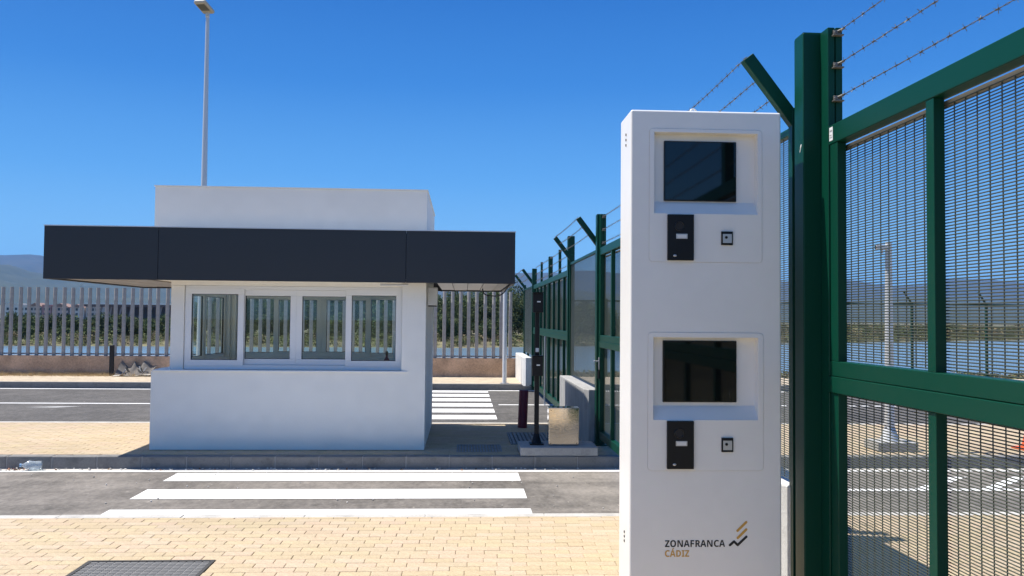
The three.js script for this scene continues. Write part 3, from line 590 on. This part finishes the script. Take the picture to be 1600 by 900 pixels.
// ───────────────────────── street furniture on the island ─────────────────────────
{
  const pad = single('concrete_plinth', box(.70, 1.646, 0, .105, 10.54, 11.1, .012), M.conc, 'low concrete plinth carrying the steel cabinet and black reader post', 'plinth');
  const t = thing('reader_post', 'slim black post with card reader boxes on the concrete plinth', 'post', null, [.914, .105, -10.80]);
  mesh('pole', lbox(-.028, .028, .02, 1.86, -.028, .028, .004), M.black, t);
  mesh('foot', new THREE.CylinderGeometry(.034, .085, .13, 4, 1).rotateY(Math.PI / 4).translate(0, .085, 0), M.black, t);
  mesh('base_plate', lbox(-.085, .085, 0, .02, -.085, .085, .003), M.black, t);
  for (const y of [1.63, .85]) {
    const r = mesh('reader_box', lbox(-.062, .068, y, y + .24, .029, .10, .006), M.black, t);
    mesh('slot', lbox(-.012, .03, y + .125, y + .14, .1005, .104), M.label, r);
    mesh('hood', lbox(-.066, .072, y + .2405, y + .25, .02, .13), M.black, r);
  }
  mesh('reader_label', lbox(-.02, .02, 1.14, 1.19, .0285, .036, .003), M.label, t);
  const s = thing('steel_cabinet', 'brushed stainless steel cabinet standing on the concrete plinth', 'cabinet', null, [1.243, .105, -10.79]);
  mesh('case', lbox(-.187, .187, .004, .462, -.1, .095, .004), M.steel, s);
  const door = mesh('door', lbox(-.178, .178, .012, .45, .0955, .101, .002), M.steel, s);
  for (const [x, y] of [[-.16, .03], [.16, .03], [-.16, .432], [.16, .432]]) mesh('screw', new THREE.CylinderGeometry(.006, .006, .003, 8).rotateX(Math.PI / 2).translate(x, y, .1025), M.black, door);
  const b = thing('bollard', 'dark maroon bollard leaning slightly on the booth island', 'bollard', null, [.91, 0, -13.31]);
  mesh('tube', new THREE.CylinderGeometry(.072, .072, .56, 24).translate(0, .28, 0), M.maroon, b);
  mesh('rim', new THREE.TorusGeometry(.066, .006, 6, 24).rotateX(Math.PI / 2).translate(0, .56, 0), M.maroon, b);
  b.rotation.z = -.035;
  // drains in the island paving
  function grate(name, label, x0, x1, d0, d1, nx, nd, y, group) {
    const g = thing(name, label, 'grate', group);
    mesh('frame', [box(x0, x1, -.05, y, d0, d0 + .02), box(x0, x1, -.05, y, d1 - .02, d1), box(x0, x0 + .02, -.05, y, d0 + .02, d1 - .02), box(x1 - .02, x1, -.05, y, d0 + .02, d1 - .02)], M.iron, g);
    mesh('pit', box(x0 + .02, x1 - .02, -.06, y - .035, d0 + .02, d1 - .02), M.darkIron, g);
    const w = (x1 - x0 - .04) / nx; for (let i = 0; i < nx; i++) mesh('grate_bar', box(x0 + .02 + w * i + w * .22, x0 + .02 + w * i + w * .78, -.03, y - .002, d0 + .021, d1 - .021), M.iron, g);
    const l = (d1 - d0 - .04) / nd; for (let i = 1; i < nd; i++) mesh('cross_bar', box(x0 + .02, x1 - .02, -.032, y - .004, d0 + .02 + l * i - .01, d0 + .02 + l * i + .01), M.iron, g);
  }
  grate('drain_grate', 'flat slotted drain grate in the shaded paving right of the booth', ...GR1, 14, 2, .001, 'drain grates');
  grate('drain_grate', 'raised square-holed drain grate behind the black reader post', ...GR2, 9, 9, .012, 'drain grates');
}
{ // chequered access cover in the foreground
  const [x0, x1, d0, d1] = COVER, g = thing('access_cover', 'rectangular ribbed iron access cover in the foreground paving', 'cover');
  mesh('frame', [box(x0 + .006, x1 - .006, -.05, .002, d0 + .006, d0 + .03), box(x0 + .006, x1 - .006, -.05, .002, d1 - .03, d1 - .006), box(x0 + .006, x0 + .03, -.05, .002, d0 + .03, d1 - .03), box(x1 - .03, x1 - .006, -.05, .002, d0 + .03, d1 - .03)], M.darkIron, g);
  mesh('plate', box(x0 + .034, x1 - .034, -.04, -.005, d0 + .034, d1 - .034), M.iron, g);
  const w = .0385, rib = boxUV(new RoundedBoxGeometry(.045, .006, .017, 1, .002));
  const n = 15, m = 25, ribs = [];
  for (let i = 0; i < n; i++) for (let j = 0; j < m; j++) ribs.push([x0 + .055 + i * (x1 - x0 - .11) / (n - 1), d1 - .05 - j * (d1 - d0 - .1) / (m - 1)]);
  ribs.slice(0).sort((a, b) => b[1] - a[1]);
  const gs = []; ribs.forEach(([x, d], k) => { if (d > 5.45 && k % m < 13 && gs.length < 0) return; gs.push(rib.clone().translate(x, -.003, -d)); });
  const o = mesh('tread', gs, M.iron, g); o.userData.kind = 'stuff';
}
{ // crushed clear bottle in the gutter
  const pr = [[0, 0], [.046, .002], [.052, .02], [.050, .05], [.054, .08], [.049, .11], [.053, .14], [.04, .17], [.018, .195], [.017, .215], [0, .215]];
  const g = new THREE.LatheGeometry(pr.map(p => new THREE.Vector2(...p)), 18); const p = g.attributes.position;
  for (let i = 0; i < p.count; i++) { const y = p.getY(i), a = Math.atan2(p.getZ(i), p.getX(i)), k = 1 + .14 * Math.sin(a * 3 + y * 60) * Math.sin(y * 14.6); p.setX(i, p.getX(i) * k); p.setZ(i, p.getZ(i) * k * .86); }
  g.computeVertexNormals(); g.rotateZ(1.5); g.rotateY(.35);
  const t = thing('plastic_bottle', 'crushed clear plastic bottle lying in the gutter at the left', 'bottle', null, [-4.86, -.096, -10.45]);
  mesh('bottle', g, phys(rgb(.86, .92, .95), { transmission: .75, thickness: 0, roughness: .12 }), t);
  const cg = new THREE.CylinderGeometry(.019, .019, .02, 12).translate(0, .222, 0).rotateZ(1.5).rotateY(.35); mesh('cap', cg, std(rgb(.25, .42, .62)), t);
}

// ───────────────────────── lamp posts and poles ─────────────────────────
{
  const t = thing('street_lamp', 'tall pale street lamp rising behind the white booth', 'street lamp', null, [-6.765, 0, -22.9]);
  mesh('pole', new THREE.CylinderGeometry(.045, .105, 9.5, 20).translate(0, 4.75, 0), M.pole, t);
  mesh('base', lbox(-.2, .2, 0, .03, -.2, .2, .005), M.galv, t);
  const head = mesh('lamp_head', boxUV(new RoundedBoxGeometry(.32, .11, .62, 4, .05).translate(0, 0, .22)), std(rgb(.50, .44, .34), { roughness: .5 }), t);
  head.position.set(0, 9.63, 0); head.rotation.set(-.12, -.12, 0);
  mesh('lens', new RoundedBoxGeometry(.22, .012, .34, 2, .005).translate(0, -.058, .30), std(rgb(.10, .09, .07), { roughness: .3 }), head);
  mesh('neck', new THREE.CylinderGeometry(.05, .055, .22, 14).translate(0, -.06, 0), M.pole, head);
  const p = thing('steel_pole', 'plain grey steel pole on the far pavement right of the canopy', 'pole', null, [1.06, 0, -22.35]);
  mesh('pole', new THREE.CylinderGeometry(.057, .057, 3.1, 18).translate(0, 1.55, 0), M.pole, p);
  mesh('base_plate', lbox(-.11, .11, 0, .015, -.11, .11, .003), M.galv, p); mesh('cap', new THREE.SphereGeometry(.057, 14, 6, 0, 7, 0, 1.57).scale(1, .4, 1).translate(0, 3.1, 0), M.pole, p);
  const c = thing('camera_mast', 'white mast with small top camera seen through the near gate', 'mast', null, [5.53, 0, -11.06]);
  mesh('footing', lbox(-.25, .28, 0, .12, -.2, .2, .01), M.conc, c);
  mesh('flared_foot', new THREE.CylinderGeometry(.06, .13, .2, 4, 1).rotateY(Math.PI / 4).translate(0, .22, 0), M.pole, c);
  mesh('pole', new THREE.CylinderGeometry(.04, .062, 2.4, 16).translate(0, 1.5, 0), M.pole, c);
  const cam = mesh('camera', [lbox(-.17, -.02, 2.60, 2.66, -.03, .03, .006), rod([-.09, 2.55, 0], [-.09, 2.61, 0], .018)], M.pole, c);
  mesh('lens', rod([-.178, 2.63, 0], [-.1705, 2.63, 0], .022), M.black, cam);
  const n = thing('traffic_cone', 'orange traffic cone cut by the right edge, behind the gate', 'cone', null, [7.47, 0, -11.07]);
  mesh('cone', new THREE.LatheGeometry([[.15, .03], [.03, .5], [.022, .5]].map(v => new THREE.Vector2(...v)), 20), M.orange, n);
  mesh('base', lbox(-.19, .19, 0, .03, -.19, .19, .01), M.orange, n);
  mesh('band', new THREE.LatheGeometry([[.1035, .22], [.0735, .34]].map(v => new THREE.Vector2(...v)), 20), M.label, n);
}

// ───────────────────────── boundary wall and pickets ─────────────────────────
{
  single('boundary_wall', box(-36, 1.5, -.1, .53, 24.75, 25.05, .01), M.brownWall, 'low brown stained concrete wall along the far pavement', 'wall');
  const f = thing('picket_fence', 'grey steel picket fence standing on the low brown wall', 'fence');
  const ps = new THREE.Shape([[-.05, -.032], [.05, -.032], [.05, .02], [.038, .034], [-.014, .034], [-.05, -.012]].map(p => new THREE.Vector2(...p)));   // folded steel profile, its left edge splayed
  const pk = boxUV(new THREE.ExtrudeGeometry(ps, { depth: 1.89, bevelEnabled: false }).rotateX(-Math.PI / 2).scale(1, 1, -1).translate(0, -.945, 0)), n0 = 74;
  { const ix = pk.attributes.position, nr = pk.attributes.normal; for (let i = 0; i < ix.count; i += 3) for (const at of [ix, nr, pk.attributes.uv]) { const a = []; for (let c = 0; c < at.itemSize; c++) { a.push(at.getComponent(i + 1, c)); at.setComponent(i + 1, c, at.getComponent(i + 2, c)); at.setComponent(i + 2, c, a[c]); } } pk.computeVertexNormals(); }
  for (let i = 0; i < n0; i++) { const o = mesh('picket', pk, M.picket, f); o.position.set(-15.8 + i * .2345 + rr(-.016, .016), .53 + .945 + rr(-.006, .006), -24.87); o.rotation.z = rr(-.004, .004); }
  mesh('bottom_rail', box(-16, 1.5, .56, .60, 24.91, 24.94), M.picket, f);
  single('black_stake', box(-9.66, -9.55, 0, .84, 24.42, 24.50, .01), M.blackMatte, 'short black stake in front of the brown wall at the left', 'stake').rotation.z = 0;
  // torn white sheet and dark scraps against the wall
  const t = thing('rubbish_heap', 'torn white sheet with dark scraps lying against the brown wall', 'rubbish');
  const g = new THREE.PlaneGeometry(1.0, .5, 24, 12); g.rotateX(-Math.PI / 2); const p = g.attributes.position;
  for (let i = 0; i < p.count; i++) { const x = p.getX(i), z = p.getZ(i); p.setY(i, .02 + .16 * Math.max(0, nB(x * .22 + .3, z * .3) - .25) * (.4 + Math.max(0, -z) * 2.2)); p.setX(i, x + .06 * (nC(z, x) - .5)); p.setZ(i, z + .10 * (nC(x * .6, z * .2 + .5) - .5)); }
  g.computeVertexNormals(); g.translate(-9.0, 0, -24.45); mesh('sheet', g, std(rgb(.72, .69, .62), { side: THREE.DoubleSide }), t);
  const lg = new THREE.PlaneGeometry(.95, .5, 16, 8), lp = lg.attributes.position; // grey tattered board leaning on the wall, its upper edge torn
  for (let i = 0; i < lp.count; i++) { const x = lp.getX(i), v = lp.getY(i) / .5 + .5, top = .16 + .30 * nB(x * .5 + .1, .7) * (1 - Math.max(0, x) * .9); lp.setXYZ(i, x + v * .06, .03 + v * top, -.36 * v + .03 * nC(x, v)); }
  lg.computeVertexNormals(); lg.translate(-9.0, 0, -24.34); mesh('board', lg, std(rgb(.15, .135, .12), { side: THREE.DoubleSide, roughness: .95 }), t);
  for (let k = 0; k < 8; k++) { const a = rr(-9.3, -8.6); mesh('scrap', beam([a, .04 + rr(0, .08), -24.40], [a + rr(-.16, .16), .12 + rr(0, .16), -24.47], rr(.03, .06), .03), k % 3 ? M.blackMatte : M.conc, t); }
}

// ───────────────────────── vegetation ─────────────────────────
function clump(n, leaf, sd) { // a cloud of bent leaf blades in a unit ball
  let s = sd; const r = () => { s = (s * 1664525 + 1013904223) >>> 0; return s / 4294967296; }; const P = [];
  for (let i = 0; i < n; i++) {
    const d = new THREE.Vector3(r() - .5, r() - .5, r() - .5).normalize().multiplyScalar(Math.cbrt(r() * .9 + .1));
    const a = new THREE.Vector3(r() - .5, r() - .5, r() - .5).normalize(), b = new THREE.Vector3(r() - .5, r() - .5, r() - .5).cross(a).normalize(), l = leaf * (.6 + .8 * r());
    const q = (u, v) => d.clone().addScaledVector(a, u * l).addScaledVector(b, v * l * .6).toArray();
    P.push(...q(-1, 0), ...q(0, -.8), ...q(1, 0), ...q(-1, 0), ...q(1, 0), ...q(0, .8));
  }
  const g = new THREE.BufferGeometry(); g.setAttribute('position', new THREE.Float32BufferAttribute(P, 3)); g.computeVertexNormals(); return g;
}
function scatter(name, label, category, geo, mat, list) { // list: [x,y,z,sx,sy,color]
  const o = new THREE.InstancedMesh(geo, mat, list.length), m = new THREE.Matrix4(), q = new THREE.Quaternion(), e = new THREE.Euler();
  list.forEach(([x, y, z, sx, sy, c], i) => { e.set(rr(-.4, .4), rr(0, 6.28), rr(-.4, .4)); q.setFromEuler(e); m.compose(new THREE.Vector3(x, y, z), q, new THREE.Vector3(sx, sy, sx)); o.setMatrixAt(i, m); o.setColorAt(i, c); });
  o.name = numbered(name); o.castShadow = o.receiveShadow = true; o.userData = { label, category, kind: 'stuff' }; scene.add(o); return o;
}
{
  const cl = clump(110, .17, 5), list = [], bank = [], dry = [];
  const green = () => { const k = rr(.55, 1.25), w = rr(0, 1); return rgb(.068 * k + .022 * w, .105 * k + .014 * w, .034 * k); };
  const olive = () => { const k = rr(.7, 1.2); return rgb(.15 * k, .165 * k, .055 * k); };
  const tan = () => { const k = rr(.6, 1.15); return rgb(.24 * k, .185 * k, .095 * k); };
  for (let x = -115; x < 24; x += 2.1) for (let row = 0; row < 5; row++) { // trees along the far bank
    const X = x + rr(-1.5, 1.5), d = 119 + row * 8 + rr(-3, 3) + shore(X), tn = X / d;
    const tall = tn < -.33 ? .31 : tn < -.26 ? .31 + (tn + .33) / .07 * .55 : tn < .02 ? .86 + .14 * nA(tn * 2, .3) : tn < .1 ? .95 : .7;
    const h = (row === 0 ? Math.min(4.2, 3.0 / tall) : 8.3) * tall * rr(.72, 1.12), r = h * rr(.3, .42);
    const c0 = green(), n = Math.round(10 + h * 3.4);
    for (let k = 0; k < n; k++) { const u = rr(-1, 1), v = rr(0, 6.28), w = Math.cbrt(rnd()), s = Math.sqrt(1 - u * u); const cc = c0.clone().multiplyScalar(rr(.8, 1.2)); list.push([X + Math.cos(v) * s * r * w, -1.3 + h * .56 + u * w * h * .46, -d + Math.sin(v) * s * r * w, rr(.55, 1.05), rr(.5, .9), cc]); }
  }
  for (let i = 0; i < 1500; i++) { const d = rr(109.5, 118), x = rr(-115, 130); bank.push([x, -1.95 + (d - 108) * .08 + rr(0, .5), -d - shore(x), rr(.4, 1.0), rr(.3, .75), rnd() < .3 ? tan() : olive()]); }
  for (let i = 0; i < 3600; i++) { const d = rr(30, 52), x = rr(-40, 60); dry.push([x, -.5 - (d - 28) * .052 + rr(-.05, .12), -d, rr(.2, .55), rr(.15, .4), rnd() < .7 ? tan() : olive()]); }
  for (let i = 0; i < 3000; i++) { const d = rr(114, 190), x = rr(22, 170); dry.push([x, -1.4 + rr(0, 1.8), -d - shore(x), rr(.7, 1.6), rr(.5, 1.2), rnd() < .45 ? tan() : rnd() < .6 ? olive() : green()]); }
  scatter('woodland', 'dense dark green wood along the far bank of the water', 'woodland', cl, M.leaf, list);
  scatter('bank_scrub', 'yellow green scrub along the water edge below the wood', 'scrub', cl, M.leaf, bank);
  scatter('dry_scrub', 'brown dry scrub on both banks behind the boundary wall', 'scrub', cl, M.leaf, dry);
  // dry straw at the foot of the brown wall
  const P = []; for (let i = 0; i < 5; i++) { const a = rr(0, 6.28), l = rr(.5, 1), w = .018; P.push(Math.cos(a) * w, 0, Math.sin(a) * w, -Math.cos(a) * w, 0, -Math.sin(a) * w, Math.sin(a) * l * .7, l * rr(.3, .9), -Math.cos(a) * l * .7); }
  const sg = new THREE.BufferGeometry(); sg.setAttribute('position', new THREE.Float32BufferAttribute(P, 3)); sg.computeVertexNormals();
  const st = []; for (let i = 0; i < 2600; i++) { const x = rr(-16, -8.4), k = rr(.7, 1.2); if (nB(x * .06, .4) < .28) continue; st.push([x, .0, -24.70 + Math.pow(rnd(), 2) * .55, rr(.07, .2), rr(.05, .22), rgb(.42 * k, .30 * k, .15 * k)]); }
  scatter('dry_straw', 'dry straw and weeds along the foot of the brown wall', 'weeds', sg, M.straw, st);
}

{ // loose stones and leaves swept into the gutter and onto the road
  const g = new THREE.DodecahedronGeometry(1, 0), st = [], lv = [];
  for (let i = 0; i < 260; i++) { const gut = rnd() < .6, k = rr(.35, .75); st.push([rr(-6, 3.5), gut ? -.139 : -.143, gut ? -rr(10.41, 10.52) : -rr(7.5, 10.3), rr(.006, gut ? .016 : .011), rr(.004, .01), rgb(k, k * .95, k * .87)]); }
  scatter('loose_stones', 'small pale stones scattered along the gutter and near road', 'stones', g, std(0xffffff, { roughness: .95 }), st);
  const lg = clump(1, 1, 11); for (let i = 0; i < 60; i++) lv.push([i < 34 ? rr(-5.3, -5.0) : rr(-6, 1), -.138, -rr(10.40, 10.52), rr(.012, .028), .02, rgb(rr(.18, .32), rr(.09, .14), .05)]);
  scatter('dry_leaves', 'few brown dry leaves beside the bottle in the gutter', 'leaves', lg, M.straw, lv);
}

// ───────────────────────── far town ─────────────────────────
{
  const mats = [[.62, .60, .57], [.55, .42, .38], [.66, .65, .62], [.50, .44, .40], [.45, .26, .25]].map(c => std(rgb(...c), { roughness: .9 }));
  const roofM = std(rgb(.30, .19, .15), { roughness: .9 }), win = std(rgb(.05, .06, .07), { roughness: .2 });
  const spec = [['grey white house with dark windows at the far left edge', -270, 8, 7.4, 0, 0], ['large white block, brightest building of the far town', -259, 7.5, 8.6, 2, 0], ['narrow white block beside the brightest far building', -252.5, 4.5, 7.6, 0, 0], ['pale house with tiled roof right of the white blocks', -246, 7, 7.6, 3, 1], ['red walled house in the middle of the far town', -239.5, 5, 8.0, 4, 0], ['pinkish long house behind the red one', -232, 9, 7.4, 1, 1], ['low pale house near the lattice mast', -222.5, 8, 7.0, 0, 1], ['grey house with tiled roof left of the big shed', -213, 9, 7.6, 3, 1]];
  for (const [label, x, w, h, m, pitched] of spec) {
    const b = thing('town_house', label, 'house', 'houses of the far town', [x, -1, -520]);
    mesh('wall', lbox(-w / 2, w / 2, 0, h, -5, 5), mats[m], b);
    if (pitched) { const s = new THREE.Shape([new THREE.Vector2(-w / 2 - .4, 0), new THREE.Vector2(w / 2 + .4, 0), new THREE.Vector2(0, 2)]); mesh('roof', new THREE.ExtrudeGeometry(s, { depth: 11, bevelEnabled: false }).translate(0, h, -5.5), roofM, b); }
    else mesh('roof', lbox(-w / 2 - .2, w / 2 + .2, h, h + .5, -5.2, 5.2), mats[m], b);
    for (let y = 2.4; y < h - 1.2; y += 2.8) for (let wx = -w / 2 + .9; wx < w / 2 - 1; wx += 2.3) mesh('window', lbox(wx, wx + 1.3, y, y + 1.5, 5.001, 5.06), win, b);
  }
  const s = thing('large_shed', 'long open shed with white roof edge beyond the wood', 'shed', null, [-189, -1, -470]);
  mesh('roof', [lbox(-6, 40, 8.3, 9.1, -14, 14)], std(rgb(.75, .75, .74)), s);
  mesh('back_wall', lbox(-4, 38, 0, 7.5, -13, -12), std(rgb(.16, .13, .13)), s);
  for (let x = -3; x < 37; x += 5) mesh('column', beam([x, 0, 12], [x + 1.8, 8.3, 12], .8, .6), std(rgb(.3, .24, .23)), s);
  mesh('eaves', lbox(-5, 39, 7.1, 8.3, 11, 13.2), std(rgb(.12, .09, .10)), s);
  const m = thing('lattice_mast', 'thin grey lattice mast rising above the far town', 'mast', null, [-151, -1, -353]);
  for (const x of [-.7, .7]) mesh('leg', rod([x, 0, 0], [x * .5, 14.5, 0], .12, .1, 5), M.galv, m);
  for (let y = 1; y < 14; y += 1.6) { mesh('brace', rod([-.68 + y * .024, y, 0], [.66 - y * .024, y + 1.6, 0], .07, .07, 4), M.galv, m); }
}
renderer.render(scene, camera);
